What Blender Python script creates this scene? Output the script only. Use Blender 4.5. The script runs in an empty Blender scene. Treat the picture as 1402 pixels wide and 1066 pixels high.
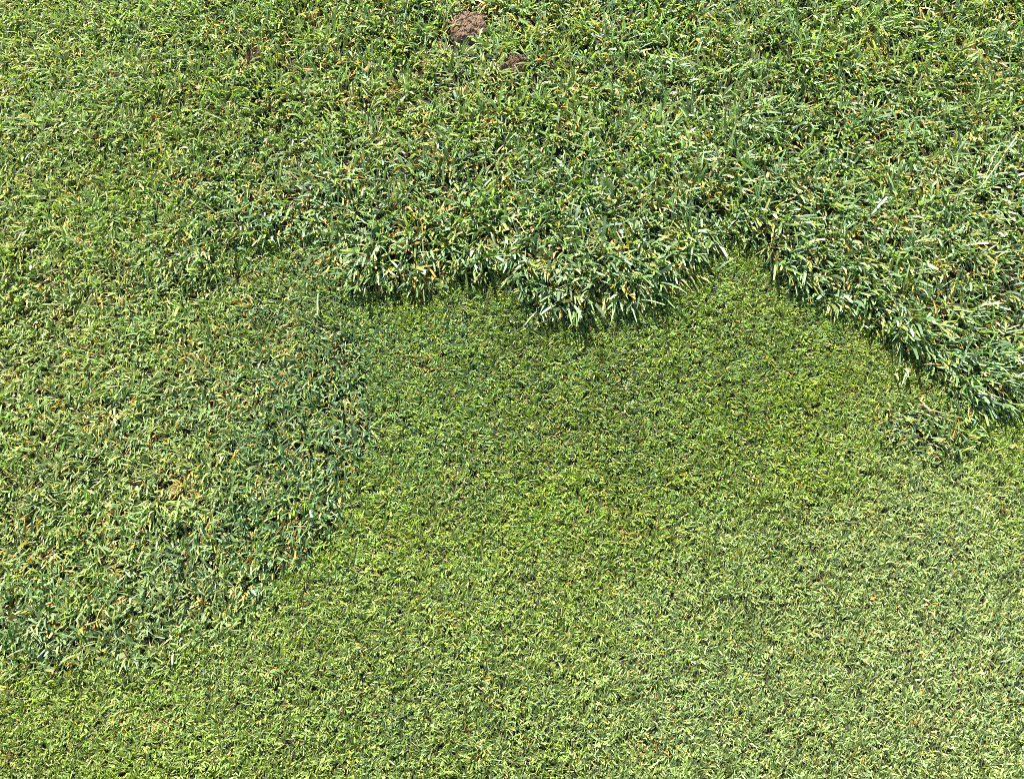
# A patch of mown lawn seen from standing height: tall, coarse grass at the far side
# breaks off in an overhanging edge above closely mown turf.
import bpy, bmesh, math
import numpy as np
from math import radians, sin, cos, pi
from mathutils import Vector, noise as mnoise

scene = bpy.context.scene
col = scene.collection
rng = np.random.default_rng(7)

# ------------------------------------------------------------------ camera
cam_data = bpy.data.cameras.new('camera')
cam = bpy.data.objects.new('camera', cam_data)
col.objects.link(cam)
cam.location = (0.0, 0.0, 1.5)
cam.rotation_euler = (radians(30), 0, 0)
cam_data.sensor_fit = 'HORIZONTAL'
cam_data.angle = radians(55)
cam_data.clip_start = 0.05
cam_data.clip_end = 600
scene.camera = cam

# ------------------------------------------------------------------ sky and sun
SUN_AZ, SUN_EL = radians(-20), radians(46)      # azimuth from +Y towards +X
world = bpy.data.worlds.new('World')
scene.world = world
world.use_nodes = True
wn = world.node_tree
sky_node = wn.nodes.new('ShaderNodeTexSky')
sky_node.sky_type = 'NISHITA'
sky_node.sun_disc = False
sky_node.sun_elevation = SUN_EL
sky_node.sun_rotation = SUN_AZ
wn.links.new(sky_node.outputs[0], wn.nodes['Background'].inputs[0])
wn.nodes['Background'].inputs[1].default_value = 0.065

sun_data = bpy.data.lights.new('sun', 'SUN')
sun_data.energy = 5.0
sun_data.angle = radians(0.5)
sun_data.color = (1.0, 0.965, 0.90)
sun = bpy.data.objects.new('sun', sun_data)
col.objects.link(sun)
sd = Vector((sin(SUN_AZ) * cos(SUN_EL), cos(SUN_AZ) * cos(SUN_EL), sin(SUN_EL)))
sun.rotation_euler = sd.to_track_quat('Z', 'Y').to_euler()
sun.location = sd * 20

vs = scene.view_settings
vs.view_transform = 'Standard'
vs.look = 'None'
vs.exposure = 1.85
vs.gamma = 1.0
vs.use_curve_mapping = False
scene.cycles.max_bounces = 6
scene.cycles.diffuse_bounces = 2
scene.cycles.glossy_bounces = 2
scene.cycles.transmission_bounces = 4
scene.cycles.use_denoising = False
scene.cycles.pixel_filter_type = 'BLACKMAN_HARRIS'
scene.cycles.filter_width = 0.9


# ------------------------------------------------------------------ helpers
def tag(o, label=None, cat=None, group=None, kind=None):
    if label: o['label'] = label
    if cat: o['category'] = cat
    if group: o['group'] = group
    if kind: o['kind'] = kind
    return o


_lat = rng.random((256, 256))


def vnoise(x, y, f, seed=0):
    """smooth value noise in 0..1, about 1/f metres per cell"""
    x = x * f + 37.3 * seed + 100; y = y * f + 91.7 * seed + 100
    ix = np.floor(x).astype(int); iy = np.floor(y).astype(int)
    fx = x - ix; fy = y - iy
    fx = fx * fx * (3 - 2 * fx); fy = fy * fy * (3 - 2 * fy)
    a = _lat[ix & 255, iy & 255]; b = _lat[(ix + 1) & 255, iy & 255]
    c = _lat[ix & 255, (iy + 1) & 255]; d = _lat[(ix + 1) & 255, (iy + 1) & 255]
    return (a * (1 - fx) + b * fx) * (1 - fy) + (c * (1 - fx) + d * fx) * fy


def fbm(x, y, f, seed=0):
    return (vnoise(x, y, f, seed) * 0.55 + vnoise(x, y, f * 2.1, seed + 1) * 0.28
            + vnoise(x, y, f * 4.3, seed + 2) * 0.17)


def sstep(a, b, x):
    t = np.clip((x - a) / (b - a), 0, 1)
    return t * t * (3 - 2 * t)


def sdf(poly, x, y):
    """signed distance to a closed outline, positive inside"""
    P = np.array(poly); n = len(P)
    best = np.full(x.shape, 1e9); inside = np.zeros(x.shape, bool)
    for i in range(n):
        ax, ay = P[i]; bx, by = P[(i + 1) % n]
        ex, ey = bx - ax, by - ay
        t = np.clip(((x - ax) * ex + (y - ay) * ey) / (ex * ex + ey * ey + 1e-12), 0, 1)
        best = np.minimum(best, (x - ax - t * ex) ** 2 + (y - ay - t * ey) ** 2)
        c = ((ay > y) != (by > y)) & (x < (bx - ax) * (y - ay) / (by - ay + 1e-12) + ax)
        inside ^= c
    d = np.sqrt(best)
    return np.where(inside, d, -d)


def idw(pts, x, y, power=3.0):
    """smooth field through scattered (x, y, value...) points"""
    num = 0; den = 0
    for p in pts:
        w = 1.0 / ((x - p[0]) ** 2 + (y - p[1]) ** 2 + 0.0015) ** (power / 2)
        num = num + w * p[2]; den = den + w
    return num / den


# ------------------------------------------------------------------ the lie of the lawn, in metres on the ground
# outline of the tall, uncut grass and of the half-cut tongue on the left
TALL = [(-4.0, 1.15), (-0.958, 1.084), (-0.792, 1.076), (-0.645, 1.089), (-0.571, 1.101), (-0.513, 1.179), (-0.395, 1.187),
        (-0.326, 1.079), (-0.193, 1.096), (-0.084, 1.113), (-0.001, 1.079), (0.059, 1.042), (0.140, 1.026),
        (0.230, 1.067), (0.331, 1.130), (0.386, 1.196), (0.469, 1.182), (0.514, 1.101), (0.610, 1.062),
        (0.672, 0.991), (0.704, 0.931), (0.734, 0.844), (0.804, 0.819), (0.896, 0.844), (0.991, 0.826),
        (4.0, 0.75), (4.0, 6.0), (-4.0, 6.0)]
TONGUE = [(-4.0, 1.6), (-0.974, 1.144), (-0.394, 1.179), (-0.333, 1.042), (-0.265, 0.947), (-0.229, 0.848), (-0.260, 0.755),
          (-0.258, 0.661), (-0.283, 0.586), (-0.335, 0.556), (-0.364, 0.504), (-0.426, 0.452), (-0.459, 0.408), (-0.568, 0.368),
          (-0.635, 0.395), (-0.698, 0.382), (-0.772, 0.368), (-1.6, 0.30), (-4.0, 0.3)]
SPUR = [(0.609, 0.826), (0.690, 0.848), (0.800, 0.826), (0.805, 0.769), (0.704, 0.735), (0.621, 0.755)]

COARSE = [(-0.439, 1.084, .16), (-0.367, 1.051, .12), (-0.531, 1.059, .22), (-0.667, 1.059, .26), (-1.039, 1.701, .50), (-0.930, 1.250, .46), (-0.813, 1.771, .58), (-0.696, 1.383, .58), (-0.502, 1.250, .70), (-0.599, 1.144, .60),
          (-0.396, 1.656, .75), (-0.333, 1.288, .95), (-0.250, 1.126, 1.08), (-0.085, 1.135, 1.1), (-0.002, 1.611, .86), (-0.001, 1.288, 1.0),
          (0.134, 1.059, 1.12), (0.291, 1.344, .98), (0.320, 1.161, 1.05), (0.429, 1.269, 1.1), (0.472, 1.656, .9),
          (0.554, 1.144, 1.05), (0.647, 1.042, 1.1), (0.749, 1.443, .9), (1.004, 1.701, .8), (0.942, 1.250, .84),
          (0.804, 0.901, 1.0), (0.733, 0.931, .85), (0.919, 0.994, .82), (0.714, 0.783, .36),
          (-0.828, 0.994, .30), (-0.596, 0.962, .28), (-0.401, 0.994, .22), (-0.751, 0.769, .30), (-0.501, 0.769, .31),
          (-0.345, 0.826, .36), (-0.302, 0.648, .44), (-0.428, 0.596, .38), (-0.587, 0.559, .31), (-0.754, 0.571, .30),
          (-0.739, 0.412, .5), (-0.590, 0.395, .4), (-0.475, 0.440, .34)]
# share of blue-green against yellow-green leaf
BLUE = [(-1.039, 1.701, .25), (-0.752, 1.443, .38), (-0.895, 1.161, .25), (-0.386, 1.547, .45), (-0.428, 1.232, .62), (-0.077, 1.443, .58),
        (-0.195, 1.126, .75), (0.135, 1.076, .85), (0.431, 1.288, .85), (0.691, 1.547, .7), (0.993, 1.656, .5), (0.927, 1.250, .55),
        (0.675, 1.042, .85), (0.821, 0.916, .85), (0.711, 0.769, .8), (-0.791, 0.947, .35), (-0.535, 0.994, .4), (-0.342, 0.798, .8), (-0.272, 0.870, .85), (-0.284, 0.714, .9), (-0.367, 0.687, .75),
        (-0.299, 0.609, .9), (-0.410, 0.546, .8), (-0.614, 0.701, .42), (-0.814, 0.769, .35), (-0.737, 0.406, .75), (-0.561, 0.417, .5),
        ]
BLUE_MOWN = [
        (-0.001, 0.885, .36), (0.397, 0.978, .38), (0.249, 0.769, .36), (0.119, 0.635, .32), (-0.163, 0.510, .3), (-0.637, 0.258, .0), (-0.379, 0.309, .1),
        (-0.107, 0.258, .3), (0.217, 0.341, .4), (0.452, 0.452, .45), (0.691, 0.510, .5), (0.688, 0.258, .4), (0.785, 0.661, .25),
        (0.464, 0.701, .25)]
# rolled turf: how far its sheen is painted into the leaf colour and blades lean
FLAT_SHEEN = [(-0.001, 0.947, -.1), (-0.001, 0.635, .08), (0.254, 0.841, -.1), (0.455, 0.916, -.1), (-0.126, 0.769, .05), (0.239, 0.635, .05), (0.489, 0.701, .1),
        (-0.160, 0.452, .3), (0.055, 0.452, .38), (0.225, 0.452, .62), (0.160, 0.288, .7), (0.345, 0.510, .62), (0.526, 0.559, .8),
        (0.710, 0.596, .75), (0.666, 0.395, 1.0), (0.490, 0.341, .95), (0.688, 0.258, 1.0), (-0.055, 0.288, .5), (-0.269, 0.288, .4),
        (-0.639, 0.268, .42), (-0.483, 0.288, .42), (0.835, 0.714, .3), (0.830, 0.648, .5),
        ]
FLAT_SHEEN_LONG = [(0.713, 0.776, .1), (-0.737, 0.406, .35), (0.675, 1.042, .3), (0.427, 1.250, .3), (0.135, 1.076, .3), (-0.195, 1.126, .35),
        (-0.949, 1.656, .7), (-0.784, 0.916, .75), (-0.564, 0.769, .6), (-0.351, 0.769, .2), (-0.280, 0.661, .0), (-0.258, 0.856, .0), (-0.353, 0.559, .05), (-0.583, 0.534, .55),
        (-0.155, 1.547, .55), (0.877, 1.344, .65), (0.472, 1.656, .55)]

# bare soil pushed up through the tall grass: x, y, half width, half depth, height
MOUNDS = [(-0.096, 1.780, .048, .056, .025), (0.003, 1.653, .036, .036, .029), (-0.558, 1.685, .018, .027, .019), (0.035, 1.887, .020, .016, .018)]


def ground_z(x, y):
    z = (fbm(x, y, 1.3, 3) - 0.5) * 0.035 + (vnoise(x, y, 7.0, 9) - 0.5) * 0.008
    d = sdf(TALL, x, y)
    return z + 0.010 * sstep(-0.05, 0.08, d)


def field_coarse(x, y):
    wob = (fbm(x, y, 12, 20) - 0.5) * 0.10 + (vnoise(x, y, 26, 22) - 0.5) * 0.035 + (vnoise(x, y, 60, 24) - 0.5) * 0.02
    dt = sdf(TALL, x, y) + wob
    dg = sdf(TONGUE, x, y) + wob
    dsp = sdf(SPUR, x, y) + wob
    m = np.maximum.reduce([sstep(-1, 1, dt / (.012 + .03 * vnoise(x, y, 5, 27))), sstep(-0.045, 0.05, dg), sstep(-0.03, 0.03, dsp)])
    c = idw(COARSE, x, y) * (0.86 + 0.28 * fbm(x, y, 9, 31))
    return c * m, dt


# ------------------------------------------------------------------ materials
def leaf_material(name, rough=0.55, trans=0.35):
    m = bpy.data.materials.new(name); m.use_nodes = True
    nt = m.node_tree; n = nt.nodes; l = nt.links
    b = n['Principled BSDF']; out = n['Material Output']
    at = n.new('ShaderNodeAttribute'); at.attribute_name = 'tint'
    tc = n.new('ShaderNodeTexCoord')
    no = n.new('ShaderNodeTexNoise'); no.inputs['Scale'].default_value = 260; no.inputs['Detail'].default_value = 2
    l.new(tc.outputs['Object'], no.inputs['Vector'])
    mr = n.new('ShaderNodeMapRange'); mr.inputs[1].default_value = 0.3; mr.inputs[2].default_value = 0.7
    mr.inputs[3].default_value = 0.78; mr.inputs[4].default_value = 1.22
    l.new(no.outputs['Fac'], mr.inputs[0])
    mul = n.new('ShaderNodeVectorMath'); mul.operation = 'SCALE'
    l.new(at.outputs['Color'], mul.inputs[0]); l.new(mr.outputs[0], mul.inputs['Scale'])
    l.new(mul.outputs[0], b.inputs['Base Color'])
    b.inputs['Roughness'].default_value = rough
    b.inputs['Specular IOR Level'].default_value = 0.35
    tr = n.new('ShaderNodeBsdfTranslucent')
    t2 = n.new('ShaderNodeVectorMath'); t2.operation = 'MULTIPLY'; t2.inputs[1].default_value = (1.25, 1.5, 0.6)
    l.new(mul.outputs[0], t2.inputs[0]); l.new(t2.outputs[0], tr.inputs['Color'])
    mx = n.new('ShaderNodeMixShader'); mx.inputs[0].default_value = trans
    l.new(b.outputs[0], mx.inputs[1]); l.new(tr.outputs[0], mx.inputs[2]); l.new(mx.outputs[0], out.inputs['Surface'])
    return m


def soil_material(name, c1, c2, scale):
    m = bpy.data.materials.new(name); m.use_nodes = True
    nt = m.node_tree; n = nt.nodes; l = nt.links
    b = n['Principled BSDF']
    tc = n.new('ShaderNodeTexCoord')
    no = n.new('ShaderNodeTexNoise'); no.inputs['Scale'].default_value = scale; no.inputs['Detail'].default_value = 6
    no.inputs['Roughness'].default_value = 0.65
    l.new(tc.outputs['Object'], no.inputs['Vector'])
    cr = n.new('ShaderNodeValToRGB')
    cr.color_ramp.elements[0].color = (*c1, 1); cr.color_ramp.elements[0].position = 0.32
    cr.color_ramp.elements[1].color = (*c2, 1); cr.color_ramp.elements[1].position = 0.68
    l.new(no.outputs['Fac'], cr.inputs[0]); l.new(cr.outputs[0], b.inputs['Base Color'])
    b.inputs['Roughness'].default_value = 0.95
    b.inputs['Specular IOR Level'].default_value = 0.2
    bp = n.new('ShaderNodeBump'); bp.inputs['Strength'].default_value = 0.8; bp.inputs['Distance'].default_value = 0.003
    n2 = n.new('ShaderNodeTexNoise'); n2.inputs['Scale'].default_value = scale * 5; n2.inputs['Detail'].default_value = 4
    l.new(tc.outputs['Object'], n2.inputs['Vector']); l.new(n2.outputs['Fac'], bp.inputs['Height'])
    l.new(bp.outputs[0], b.inputs['Normal'])
    return m


M_leaf = leaf_material('grass_leaf')
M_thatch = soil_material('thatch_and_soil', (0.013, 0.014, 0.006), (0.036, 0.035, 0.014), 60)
M_soil = soil_material('dry_brown_soil', (0.12, 0.078, 0.045), (0.22, 0.147, 0.09), 140)
M_straw = leaf_material('dry_straw', 0.5, 0.1)

# ------------------------------------------------------------------ ground: one sheet, fine where the lawn is built, coarse to the horizon
def ramp_axis(lo, hi, step, far):
    mid = np.arange(lo, hi + step / 2, step)
    out = [hi]; s = step
    while out[-1] < far:
        s *= 1.6; out.append(out[-1] + s)
    up = np.array(out[1:])
    return np.concatenate([(lo + hi) - up[::-1], mid, up])


gx = ramp_axis(-1.8, 1.8, 0.03, 260); gy = ramp_axis(-0.4, 2.6, 0.03, 260)
GX, GY = np.meshgrid(gx, gy, indexing='ij')
far = np.maximum(np.abs(GX) - 1.55, np.abs(GY - 1.1) - 1.15)
GZ = ground_z(GX, GY) * (1 - sstep(0, .3, far))
nx, ny = GX.shape
idx = np.arange(nx * ny).reshape(nx, ny)
quads = np.stack([idx[:-1, :-1], idx[1:, :-1], idx[1:, 1:], idx[:-1, 1:]], -1).reshape(-1, 4)
me = bpy.data.meshes.new('ground')
me.from_pydata(np.stack([GX, GY, GZ], -1).reshape(-1, 3).tolist(), [], quads.tolist())
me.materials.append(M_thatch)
me.polygons.foreach_set('use_smooth', np.ones(len(me.polygons), bool))
ground = bpy.data.objects.new('ground', me); col.objects.link(ground)
tag(ground, 'brown thatch and soil under the lawn', 'ground', kind='structure')


# ------------------------------------------------------------------ grass
def blade_mesh(name, base, az, t0, t1, L, W, roll, tint0, tint1, tipw, nseg):
    """many leaf blades in one mesh: a point at the root, nseg pairs above it"""
    N = len(L)
    nv = 1 + 2 * nseg
    V = np.empty((N, nv, 3), np.float32); Cc = np.empty((N, nv, 4), np.float32); Cc[..., 3] = 1
    p = base.copy(); V[:, 0] = p; Cc[:, 0, :3] = tint0
    h = np.stack([-np.sin(az), np.cos(az), np.zeros(N)], -1)
    for k in range(nseg):
        tm = t0 + (t1 - t0) * ((k + 0.5) / nseg)
        d = np.stack([np.sin(tm) * np.cos(az), np.sin(tm) * np.sin(az), np.cos(tm)], -1)
        p = p + d * (L / nseg)[:, None]
        nn = np.cross(h, d)
        s = h * np.cos(roll)[:, None] + nn * np.sin(roll)[:, None]
        f = (k + 1) / nseg
        wk = W * (tipw if k == nseg - 1 else np.full(N, 1.0 if f > 0.4 else 0.85))
        V[:, 1 + 2 * k] = p + s * (wk / 2)[:, None]
        V[:, 2 + 2 * k] = p - s * (wk / 2)[:, None]
        cc = tint0 + (tint1 - tint0) * (f ** 1.5 if nseg > 2 else f * f)
        Cc[:, 1 + 2 * k, :3] = cc; Cc[:, 2 + 2 * k, :3] = cc
    off = (np.arange(N) * nv)[:, None]
    tri = (off + np.array([0, 1, 2])).astype(np.int32)
    loops = [tri]; sizes = [np.full(N, 3)]
    for k in range(nseg - 1):
        loops.append((off + np.array([1 + 2 * k, 3 + 2 * k, 4 + 2 * k, 2 + 2 * k])).astype(np.int32)); sizes.append(np.full(N, 4))
    lp = np.concatenate([a.ravel() for a in loops]); sz = np.concatenate(sizes)
    st = np.concatenate([[0], np.cumsum(sz)[:-1]]).astype(np.int32)
    m = bpy.data.meshes.new(name)
    m.vertices.add(N * nv); m.vertices.foreach_set('co', V.ravel())
    m.loops.add(len(lp)); m.loops.foreach_set('vertex_index', lp)
    m.polygons.add(len(sz)); m.polygons.foreach_set('loop_start', st)
    m.update(calc_edges=True)
    a = m.color_attributes.new('tint', 'FLOAT_COLOR', 'POINT')
    a.data.foreach_set('color', Cc.ravel())
    m.polygons.foreach_set('use_smooth', np.ones(len(sz), bool))
    m.materials.append(M_leaf)
    return m


C_BLUE = np.array([0.094, 0.178, 0.088])
C_YEL = np.array([0.150, 0.220, 0.022])
C_LIME = np.array([0.20, 0.29, 0.025])
C_STRAW = np.array([0.47, 0.39, 0.15])
C_ORANGE = np.array([0.42, 0.245, 0.05])
C_BROWN = np.array([0.12, 0.075, 0.035])


def grow(x, y, coarse, edge, r):
    """leaf parameters for shoots rooted at x, y"""
    N = len(x)
    # nearest-clump behaviour comes from noise cells of clump size
    cl = 60 - 34 * np.clip(coarse, 0, 1)                         # clumps per metre
    ang = np.empty(N); n1 = np.empty(N); n2 = np.empty(N); n3 = np.empty(N)
    for lo, hi, f in ((-1, .2, 62), (.2, .65, 42), (.65, 9, 26)):
        k = (coarse > lo) & (coarse <= hi)
        ang[k] = vnoise(x[k], y[k], f, 41) * 4 * pi
        n1[k] = vnoise(x[k], y[k], f * .8, 42); n2[k] = vnoise(x[k], y[k], f * 1.1, 43); n3[k] = vnoise(x[k], y[k], f * .5, 44)
    flat = np.clip(np.where(coarse < .18, idw(FLAT_SHEEN, x, y), idw(FLAT_SHEEN_LONG, x, y)) + (fbm(x, y, 6, 51) - .5) * .5, 0, 1.1)
    blue = np.clip(np.where(coarse < .18, idw(BLUE_MOWN, x, y), idw(BLUE, x, y)) + (fbm(x, y, 5, 52) - .5) * .7 + (n2 - .5) * .5, 0, 1)
    az = ang + r.normal(0, 1, N) * np.where(coarse > .5, .5, .75)
    # leaves at the broken edge of the tall grass fall out over the mown turf, towards the viewer
    out = np.exp(-np.maximum(edge, 0) / 0.05) * (edge > -.03) * sstep(.45, .7, coarse)
    az = np.where(coarse > .3, np.arctan2(np.sin(az), np.cos(az) * .6), az)
    over = r.random(N) < (.55 * np.clip(coarse, 0, 1) + .6 * out)
    az = np.where(over, -pi / 2 + r.normal(0, 1, N) * (.75 - .35 * out), az)
    comb = (coarse < .18) & (r.random(N) < .5 * flat)           # rolled away from the viewer
    az = np.where(comb, pi / 2 - .35 + r.normal(0, .6, N), az)
    c = np.clip(coarse, 0, 1.2)
    L = (0.0150 + 0.0330 * c) * (0.42 + .85 * r.random(N)) * (.75 + .5 * n1)
    L = L * (1 + .4 * out) * (1 - .14 * flat * (coarse < .18))
    W = (0.0021 + 0.0020 * c) * (1 + .15 * out) * (0.65 + .8 * r.random(N) ** 2)
    t0 = radians(2) + r.random(N) * (radians(26) + radians(18) * np.clip(c, 0, 1)) + flat * radians(8) * (coarse > .18) + out * radians(14)
    t1 = t0 + radians(10) + r.random(N) * radians(60) + (1 - np.clip(c, 0, 1)) * radians(26) + flat * radians(6)
    t1 = np.minimum(t1, radians(125))
    roll = r.normal(0, .65, N)
    # colour of each leaf, with painted sun sheen included
    mixc = np.clip(blue + r.normal(0, .22, N), 0, 1)[:, None]
    tint = C_YEL * (1 - mixc) + C_BLUE * mixc
    glint = r.random(N) < .4 * (.25 + .75 * blue) * np.clip(c - .3, 0, .7) / .7
    tint[glint] = np.array([.25, .36, .24]) * (.7 + .5 * r.random(glint.sum()))[:, None]  # pale tint stands in for sun highlights on the taller blades
    tint = tint * (.82 + .36 * vnoise(x, y, 11, 66))[:, None]
    lime = (r.random(N) < .06 + .3 * sstep(.2, .05, blue) * (coarse < .18) + .25 * sstep(.62, .8, n3) * (1 - blue))
    tint[lime] = C_LIME * (1 - .3 * r.random(lime.sum()))[:, None]
    sheen = (np.where(coarse < .18, .6, .4) * flat)[:, None]
    tint = tint * (1 - sheen) + np.array([.28, .35, .155]) * sheen  # light caught by rolled turf, painted as a paler leaf tint
    tint *= np.exp(r.normal(0, 1, N) * np.where(coarse < .18, .46, .36))[:, None]
    dead_p = .09 + .10 * sstep(.15, .35, coarse) + np.where(coarse > .18, .45, .22) * sstep(.66, .86, vnoise(x, y, 38, 61)) + np.where(coarse > .18, .10, .03) * sstep(.55, .8, fbm(x, y, 9, 63))
    dead = r.random(N) < dead_p
    kind = r.random(dead.sum())[:, None]
    dc = np.where(kind < .62, C_STRAW, np.where(kind < .94, C_ORANGE, C_BROWN)) * (0.6 + .7 * r.random((dead.sum(), 1)))
    tint[dead] = dc
    L[dead] *= .8
    t1[dead] += .3
    # the cut tip is bleached, the sheath at the root is straw coloured
    root = tint * .55 + C_STRAW * .22
    bl = (r.random(N) < .32 - .12 * np.clip(c, 0, 1))[:, None]
    tip = np.where(bl, tint * .6 + np.array([.42, .38, .10]) * .5, tint * 1.05)
    tipw = np.where(r.random(N) < .6, .7, .2)
    return az, t0, t1, L, W, roll, root, tip, tint, tipw


X0, X1, Y0, Y1 = -1.6, 1.6, -0.1, 2.3


def scatter(density, r):
    n = int((X1 - X0) * (Y1 - Y0) * density)
    x = X0 + (X1 - X0) * r.random(n); y = Y0 + (Y1 - Y0) * r.random(n)
    # thinner where only a camera well to the side could look
    side = np.abs(x) - (0.62 + 0.27 * y + 0.22)
    keep = r.random(n) < np.where(side > 0, .45, 1.0)
    x, y = x[keep], y[keep]
    for (mx, my, a, b, hh) in MOUNDS:
        q = np.hypot((x - mx) / a, (y - my) / b)
        qf = np.hypot((x - mx) / (a * .9), (y - my + b * .9) / (b * 1.0))
        k = ((q > 1.0) | (r.random(len(x)) < (.06 if a > .04 else .12 if a > .03 else .4))) & ((qf > 1.0) | (r.random(len(x)) < .6))
        x, y = x[k], y[k]
    return x, y


def lawn(name, label, density, lo, hi, nseg, seed):
    r = np.random.default_rng(seed)
    x, y = scatter(density, r)
    # shoots stand in small clumps: pull them together a little
    c, e = field_coarse(x, y)
    c = c + r.normal(0, .05, len(c)) * (c > .1)
    stray = (c < .3) & (e > -.07) & (e < 0) & (r.random(len(c)) < .05 * np.exp(e / .03)) & (hi > .3)
    c = np.where(stray, .3 + .7 * r.random(len(c)), c)
    k = (c > lo) & (c <= hi)
    x, y, c, e = x[k], y[k], c[k], e[k]
    dens = vnoise(x, y, 95 if lo < 0 else 70 - 35 * min(1, (lo + .2)), 71)
    k = r.random(len(x)) < (.45 + .75 * dens if lo > 0 and lo < .5 else (.32 + .95 * dens) if lo < 0 else .2 + 1.3 * dens ** 1.4)
    x, y, c, e = x[k], y[k], c[k], e[k]
    az, t0, t1, L, W, roll, root, tip, tint, tipw = grow(x, y, c, e, r)
    z = ground_z(x, y) - .001
    me = blade_mesh(name, np.stack([x, y, z], -1), az, t0, t1, L, W, roll, root * .35 + tint * .65, tip, tipw, nseg)
    o = bpy.data.objects.new(name, me); col.objects.link(o)
    tag(o, label, 'grass', kind='stuff')
    return o


lawn('short_grass', 'closely mown yellow green turf in the centre and foreground', 310000, -1, .18, 2, 11)
lawn('medium_grass', 'half cut fine grass in a tongue along the left side', 98000, .18, .62, 3, 12)
lawn('tall_grass', 'tall coarse blue green grass with overhanging edge across the far side', 54000, .62, 9, 3, 13)


# the lawn goes on around: one patch repeated on a grid that leaves the built part free
def outer_lawn():
    r = np.random.default_rng(31)
    n = 11000
    x = (r.random(n) - .5) * .42; y = (r.random(n) - .5) * .42
    c = np.full(n, .45)
    az, t0, t1, L, W, roll, root, tip, tint, tipw = grow(x + .2, y + 1.6, c, np.full(n, 9.0), r)
    az = r.random(n) * 2 * pi
    me = blade_mesh('outer_grass', np.stack([x, y, np.full(n, -.002)], -1), az, t0, t1, L, W * 1.4, roll, tint, tip, tipw, 3)
    o = bpy.data.objects.new('outer_grass', me); col.objects.link(o)
    tag(o, 'mown grass continuing around the patch', 'grass', kind='stuff')
    ng = bpy.data.node_groups.new('repeat_patch', 'GeometryNodeTree')
    ng.interface.new_socket('Geometry', in_out='INPUT', socket_type='NodeSocketGeometry')
    ng.interface.new_socket('Geometry', in_out='OUTPUT', socket_type='NodeSocketGeometry')
    N = ng.nodes; Lk = ng.links
    gi = N.new('NodeGroupInput'); go = N.new('NodeGroupOutput')
    g = N.new('GeometryNodeMeshGrid')
    g.inputs['Size X'].default_value = 9.2; g.inputs['Size Y'].default_value = 8.4
    g.inputs['Vertices X'].default_value = 24; g.inputs['Vertices Y'].default_value = 22
    tr = N.new('GeometryNodeTransform'); tr.inputs['Translation'].default_value = (0, 1.1, 0)
    Lk.new(g.outputs['Mesh'], tr.inputs['Geometry'])
    pos = N.new('GeometryNodeInputPosition'); sep = N.new('ShaderNodeSeparateXYZ'); Lk.new(pos.outputs[0], sep.inputs[0])

    def math_node(op, a, b=None):
        m = N.new('ShaderNodeMath'); m.operation = op
        Lk.new(a, m.inputs[0])
        if b is not None:
            if isinstance(b, float): m.inputs[1].default_value = b
            else: Lk.new(b, m.inputs[1])
        return m.outputs[0]
    ix = math_node('LESS_THAN', math_node('ABSOLUTE', sep.outputs[0]), 1.59)
    iy = math_node('LESS_THAN', math_node('ABSOLUTE', math_node('SUBTRACT', sep.outputs[1], 1.1)), 1.19)
    both = math_node('MULTIPLY', ix, iy)
    de = N.new('GeometryNodeDeleteGeometry'); de.domain = 'POINT'
    Lk.new(tr.outputs[0], de.inputs['Geometry']); Lk.new(both, de.inputs['Selection'])
    rv = N.new('FunctionNodeRandomValue'); rv.data_type = 'INT'
    rv.inputs[4].default_value = 0; rv.inputs[5].default_value = 3
    ang = math_node('MULTIPLY', rv.outputs[2], pi / 2)
    cx = N.new('ShaderNodeCombineXYZ'); Lk.new(ang, cx.inputs[2])
    ip = N.new('GeometryNodeInstanceOnPoints')
    Lk.new(de.outputs[0], ip.inputs['Points']); Lk.new(gi.outputs[0], ip.inputs['Instance']); Lk.new(cx.outputs[0], ip.inputs['Rotation'])
    Lk.new(ip.outputs[0], go.inputs[0])
    md = o.modifiers.new('repeat_patch', 'NODES'); md.node_group = ng
    return o


outer_lawn()


# ------------------------------------------------------------------ tufts that stand out from the lawn
def single_blade(parent, az, t0, t1, L, W, roll, tint, tip, fold=.35, foot=(0, 0), twist=0.0):
    ns = 6
    p = Vector((foot[0], foot[1], -.002))
    verts = []; cols = []
    h0 = Vector((-sin(az), cos(az), 0))
    prof = [.45, .8, 1, 1, .85, .55, .06]
    for k in range(ns + 1):
        f = k / ns
        tm = t0 + (t1 - t0) * f
        d = Vector((sin(tm) * cos(az), sin(tm) * sin(az), cos(tm)))
        nn = h0.cross(d)
        rr = roll + twist * f
        sv = h0 * cos(rr) + nn * sin(rr)
        up = sv.cross(d)
        w = W * prof[k] / 2
        verts += [p + sv * w, p - up * w * fold, p - sv * w]
        c = tint * (1 - f * f) + tip * f * f
        c0 = c * (.6 + .4 * min(1, f * 3)) + C_STRAW * .15 * max(0, 1 - f * 3)
        cols += [c0, c0 * 1.12, c0]
        p = p + d * (L / ns)
    faces = []
    for k in range(ns):
        a = 3 * k
        faces += [(a, a + 1, a + 4, a + 3), (a + 1, a + 2, a + 5, a + 4)]
    m = bpy.data.meshes.new('blade')
    m.from_pydata([tuple(v) for v in verts], [], faces)
    a = m.color_attributes.new('tint', 'FLOAT_COLOR', 'POINT')
    a.data.foreach_set('color', np.concatenate([np.array(cols, np.float32), np.ones((len(cols), 1), np.float32)], 1).ravel())
    m.polygons.foreach_set('use_smooth', np.ones(len(faces), bool))
    m.materials.append(M_leaf)
    o = bpy.data.objects.new('blade', m); col.objects.link(o); o.parent = parent
    return o


PALE = np.array([0.30, 0.36, 0.19])
TUFT_GROUP = 'tufts that stand out from the lawn'


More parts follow.
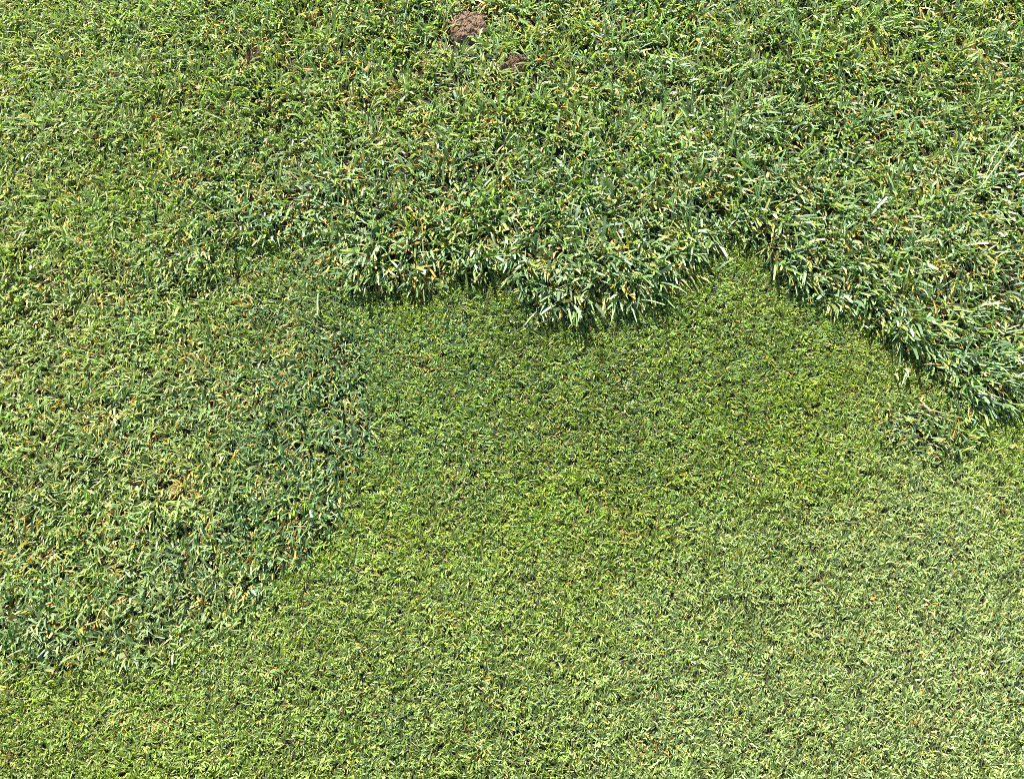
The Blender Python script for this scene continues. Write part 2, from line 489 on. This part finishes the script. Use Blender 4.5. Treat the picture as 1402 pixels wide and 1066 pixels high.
def tuft(x, y, label, n, az, spread, L, W, tint, seed, lean=(12, 30), bend=(40, 85), rad=.012, pale=.3, straw=.1, broad=()):
    r = np.random.default_rng(seed)
    o = bpy.data.objects.new('grass_tuft', None); col.objects.link(o)
    z = float(ground_z(np.array([x]), np.array([y]))[0])
    o.location = (x, y, z); o.empty_display_size = .02
    tag(o, label, 'grass tuft', TUFT_GROUP)
    bm = bmesh.new(); lay = bm.verts.layers.float_color.new('tint')      # bundle of pale sheaths at the foot
    bmesh.ops.create_cone(bm, cap_ends=True, segments=8, radius1=rad * .8, radius2=rad * .45, depth=.012)
    for v in bm.verts:
        v.co.x += r.normal(0, rad * .12); v.co.y += r.normal(0, rad * .12); v[lay] = (*(C_STRAW * .4 + tint * .4), 1)
    m = bpy.data.meshes.new('sheath'); bm.to_mesh(m); bm.free(); m.materials.append(M_leaf)
    sh = bpy.data.objects.new('sheath', m); col.objects.link(sh); sh.parent = o; sh.location = (0, 0, .004)
    for i in range(n):
        a = radians(az + (r.random() * 2 - 1) * spread)
        t0 = radians(lean[0] + r.random() * (lean[1] - lean[0])); t1 = t0 + radians(bend[0] + r.random() * (bend[1] - bend[0]))
        c = tint * math.exp(r.normal(0, .25))
        q = r.random()
        if q < straw: c = C_STRAW * (.7 + .5 * r.random())
        elif q < straw + pale: c = PALE * (.75 + .4 * r.random())
        tip = c * .8 + C_STRAW * .25
        single_blade(o, a, t0, t1, L * (.65 + .5 * r.random()), W * (.7 + .6 * r.random()), r.normal(0, .35), c, tip,
                     foot=(r.normal(0, rad), r.normal(0, rad)), twist=r.normal(0, .5))
    for (a, l, w, t0, t1, c) in broad:
        single_blade(o, radians(a), radians(t0), radians(t1), l, w, 0, np.array(c), np.array(c) * .9, fold=.2)
    return o


GREEN = C_BLUE * 1.1
tuft(-0.237, 1.175, 'fanned tuft with one broad cream leaf at left end of the overhanging edge', 18, -100, 75, .058, .0042, GREEN, 1,
     broad=[(-118, .066, .009, 30, 112, (.42, .46, .26))])
tuft(-0.074, 1.170, 'tuft with a wide cream leaf hanging in a dark hollow of the grass edge', 13, -90, 45, .052, .0038, GREEN, 2,
     pale=.5, broad=[(-96, .050, .012, 25, 115, (.44, .48, .27)), (-62, .055, .005, 30, 118, (.40, .45, .26))])
tuft(0.129, 1.099, 'largest tuft fanning out at the lowest bulge of the tall grass edge', 24, -92, 62, .062, .0042, GREEN, 3, pale=.45, rad=.02)
tuft(0.060, 1.101, 'tuft of thin blades pointing down left of the largest tuft', 12, -115, 30, .055, .0034, GREEN, 4, pale=.45)
tuft(0.240, 1.109, 'tuft with arched pale blades right of the largest tuft', 12, -95, 45, .05, .0038, GREEN, 5, pale=.4)
tuft(0.451, 1.306, 'tall tuft of paired pale blades above the notch in the grass edge', 14, -90, 32, .066, .0042, GREEN, 6, pale=.45, lean=(5, 25))
tuft(0.368, 1.187, 'short pale tuft on the left side of the notch', 9, -90, 30, .04, .0045, PALE, 7, pale=.5)
tuft(0.666, 1.072, 'dense pale tuft above a dark hollow where the edge slopes right', 16, -95, 40, .05, .0042, GREEN, 8, pale=.5)
tuft(0.815, 0.893, 'long thin bladed tuft spilling over the edge at far right', 18, -90, 50, .06, .0034, GREEN, 9, pale=.35, rad=.02)
tuft(0.696, 0.893, 'sparse tuft with one wide pale blade pointing down left onto mown turf', 7, -110, 50, .045, .0034, GREEN, 10,
     broad=[(-122, .058, .006, 25, 110, (.42, .46, .24))])
tuft(-0.594, 0.398, 'small drooping tuft alone on mown turf at lower left', 10, -90, 50, .036, .003, GREEN, 11, pale=.3)
tuft(-0.736, 0.423, 'grey green tuft with dark foot at the left border', 16, -88, 50, .042, .0028, GREEN, 12, pale=.5, rad=.02)
tuft(-0.292, 0.641, 'tuft with straw coloured blades at the corner of the left tongue', 10, -100, 60, .038, .003, GREEN, 13, straw=.45)
tuft(-0.590, 1.161, 'curled pale tuft at the left end of the tall grass', 11, -90, 40, .044, .0038, PALE, 14, pale=.4, bend=(70, 120))
tuft(0.892, 1.500, 'bright lime tuft with long sideways blades in the tall grass at right', 6, 180, 25, .055, .0042, C_LIME * 1.1, 15,
     pale=0, straw=.1, lean=(40, 60), bend=(20, 45), broad=[(8, .045, .0045, 50, 95, (.24, .36, .03)), (-15, .05, .004, 45, 95, (.24, .36, .03))])
tuft(0.038, 1.833, 'small lime rosette right of the large soil mound', 10, -90, 180, .038, .0042, C_LIME * 1.1, 16, pale=0, straw=0)
tuft(-0.035, 1.542, 'spiky lime tuft below the two soil mounds', 10, -90, 150, .045, .004, C_LIME, 17, pale=0, straw=.1, lean=(5, 30))
tuft(-1.073, 1.743, 'lime tuft of fine blades in the top left corner', 12, -150, 60, .05, .0034, C_LIME, 18, pale=.2, straw=.1)


# ------------------------------------------------------------------ soil mounds
def lump(name, parent, loc, size, seed, sub=2, amp=.35, flat=1.0):
    bm = bmesh.new(); bmesh.ops.create_icosphere(bm, subdivisions=sub, radius=1)
    for v in bm.verts:
        q = v.co * 1.6 + Vector((seed * 3.1, seed * 1.7, 0))
        v.co *= 1 + amp * (mnoise.noise(q) + .5 * mnoise.noise(q * 2.3))
        v.co = Vector((v.co.x * size[0], v.co.y * size[1], v.co.z * size[2]))
    m = bpy.data.meshes.new(name); bm.to_mesh(m); bm.free(); m.materials.append(M_soil)
    o = bpy.data.objects.new(name, m); col.objects.link(o); o.parent = parent; o.location = loc
    return o


def soil_mound(mx, my, a, b, hh, label, seed, ncrumb, split=False):
    r = np.random.default_rng(seed)
    z0 = float(ground_z(np.array([mx]), np.array([my]))[0])
    root = bpy.data.objects.new('soil_mound', None); col.objects.link(root)
    root.location = (mx, my, z0); root.empty_display_size = .02
    tag(root, label, 'soil', 'soil mounds in the tall grass')
    n = 70
    vv = []; ff = []
    for i in range(n + 1):
        for j in range(n + 1):
            u = (i / n * 2 - 1) * 1.25; v = (j / n * 2 - 1) * 1.25
            wob = 1 + .22 * mnoise.noise(Vector((u * 1.5 + seed, v * 1.5, 0)))
            q = math.hypot(u, v) / wob
            hgt = max(0, 1 - q ** 3.2) ** .6
            if split: hgt *= .55 + .45 * min(1, abs(u + .1 + .2 * v) * 4)
            dd, _ = mnoise.voronoi(Vector((u * 3.6 + seed * 5 + .4 * mnoise.noise(Vector((u * 4, v * 4, 1))), v * 2.6 + .5 * mnoise.noise(Vector((u * 3, v * 3, 7))), 0)))
            crack = max(0, 1 - (dd[1] - dd[0]) * 8) * (mnoise.noise(Vector((u * 2, v * 2, 5))) > -.15)
            rough = .2 * mnoise.fractal(Vector((u * 4, v * 4, seed)), .8, 2.1, 5)
            zz = hh * (hgt * (1 + rough) - .16 * crack * hgt) - .004 - .01 * max(0, q - 1)
            vv.append((u * a, v * b, zz))
    for i in range(n):
        for j in range(n):
            k = i * (n + 1) + j
            ff.append((k, k + n + 1, k + n + 2, k + 1))
    m = bpy.data.meshes.new('mound_body'); m.from_pydata(vv, [], ff); m.materials.append(M_soil)
    o = bpy.data.objects.new('mound_body', m); col.objects.link(o); o.parent = root
    for i in range(ncrumb):
        t = r.random() * 2 * pi; q = .8 + .25 * r.random()
        sz = (.002 + .0035 * r.random() ** 2) * (a / .04) ** .5
        lump('soil_crumb', root, (a * q * cos(t), b * q * sin(t), hh * max(0, 1 - q ** 3.2) ** .6 * .8 + sz * .1),
             (sz, sz * .8, sz * .7), seed * 10 + i)
    return root


soil_mound(*MOUNDS[0], 'large cracked brown soil mound near the middle of the top edge', 3, 16)
soil_mound(*MOUNDS[1], 'split reddish brown soil mound just below the large one', 5, 8, True)
soil_mound(*MOUNDS[2], 'small narrow soil mound with crumbs left in the tall grass', 8, 9)
soil_mound(*MOUNDS[3], 'tiny soil mound cut off by the top edge', 9, 4)


# ------------------------------------------------------------------ loose dry stems
def stem(pts, radius, tint, label, lift, seed, fork=None):
    """a thin dry stem through ground points, resting on the leaves"""
    r = np.random.default_rng(seed)
    bm = bmesh.new()
    lay = bm.verts.layers.float_color.new('tint')

    def tube(P, rad):
        rings = []
        for i, p in enumerate(P):
            d = (P[min(i + 1, len(P) - 1)] - P[max(i - 1, 0)]).normalized()
            sx = d.cross(Vector((0, 0, 1))).normalized(); sy = sx.cross(d)
            rr = rad * (1.25 if i % 4 == 2 else 1) * (1 - .5 * i / len(P))
            ring = [bm.verts.new(p + (sx * cos(k * pi / 3) + sy * sin(k * pi / 3)) * rr) for k in range(6)]
            for v in ring: v[lay] = (*(tint * (.85 + .3 * r.random())), 1)
            rings.append(ring)
        for A, B in zip(rings, rings[1:]):
            for k in range(6): bm.faces.new((A[k], A[(k + 1) % 6], B[(k + 1) % 6], B[k]))
        bm.faces.new(rings[0][::-1]); bm.faces.new(rings[-1])

    def line(Q, steps=10):
        out = []
        for i in range(steps + 1):
            t = i / steps * (len(Q) - 1); k = min(int(t), len(Q) - 2); f = t - k
            x = Q[k][0] * (1 - f) + Q[k + 1][0] * f + r.normal(0, .0012); y = Q[k][1] * (1 - f) + Q[k + 1][1] * f
            z = float(ground_z(np.array([x]), np.array([y]))[0]) + lift + .004 * sin(i * .9 + seed)
            out.append(Vector((x, y, z)))
        return out
    tube(line(pts), radius)
    if fork: tube(line(fork), radius * .8)
    m = bpy.data.meshes.new('dry_stem'); bm.to_mesh(m); bm.free(); m.materials.append(M_straw)
    m.polygons.foreach_set('use_smooth', np.ones(len(m.polygons), bool))
    o = bpy.data.objects.new('dry_stem', m); col.objects.link(o)
    return tag(o, label, 'stem', 'loose dry stems')


stem([(1.007, 1.419), (0.954, 1.348), (0.900, 1.280)], .0014, np.array([.52, .47, .24]), 'long bleached stem lying diagonally in the tall grass at right', .040, 1)
stem([(0.963, 1.387), (0.934, 1.341), (0.909, 1.295)], .0011, np.array([.38, .42, .18]), 'thin greenish stem just left of the bleached stem', .041, 2)
stem([(0.703, 0.832), (0.709, 0.806), (0.765, 0.795)], .0017, np.array([.46, .33, .16]), 'tan forked runner on mown turf at the foot of the right edge', .020, 3,
     fork=[(0.711, 0.805), (0.743, 0.786), (0.756, 0.769)])
stem([(0.001, 1.205), (0.029, 1.157)], .0013, np.array([.42, .42, .2]), 'thin straw lying above the overhanging edge near the centre', .046, 4)
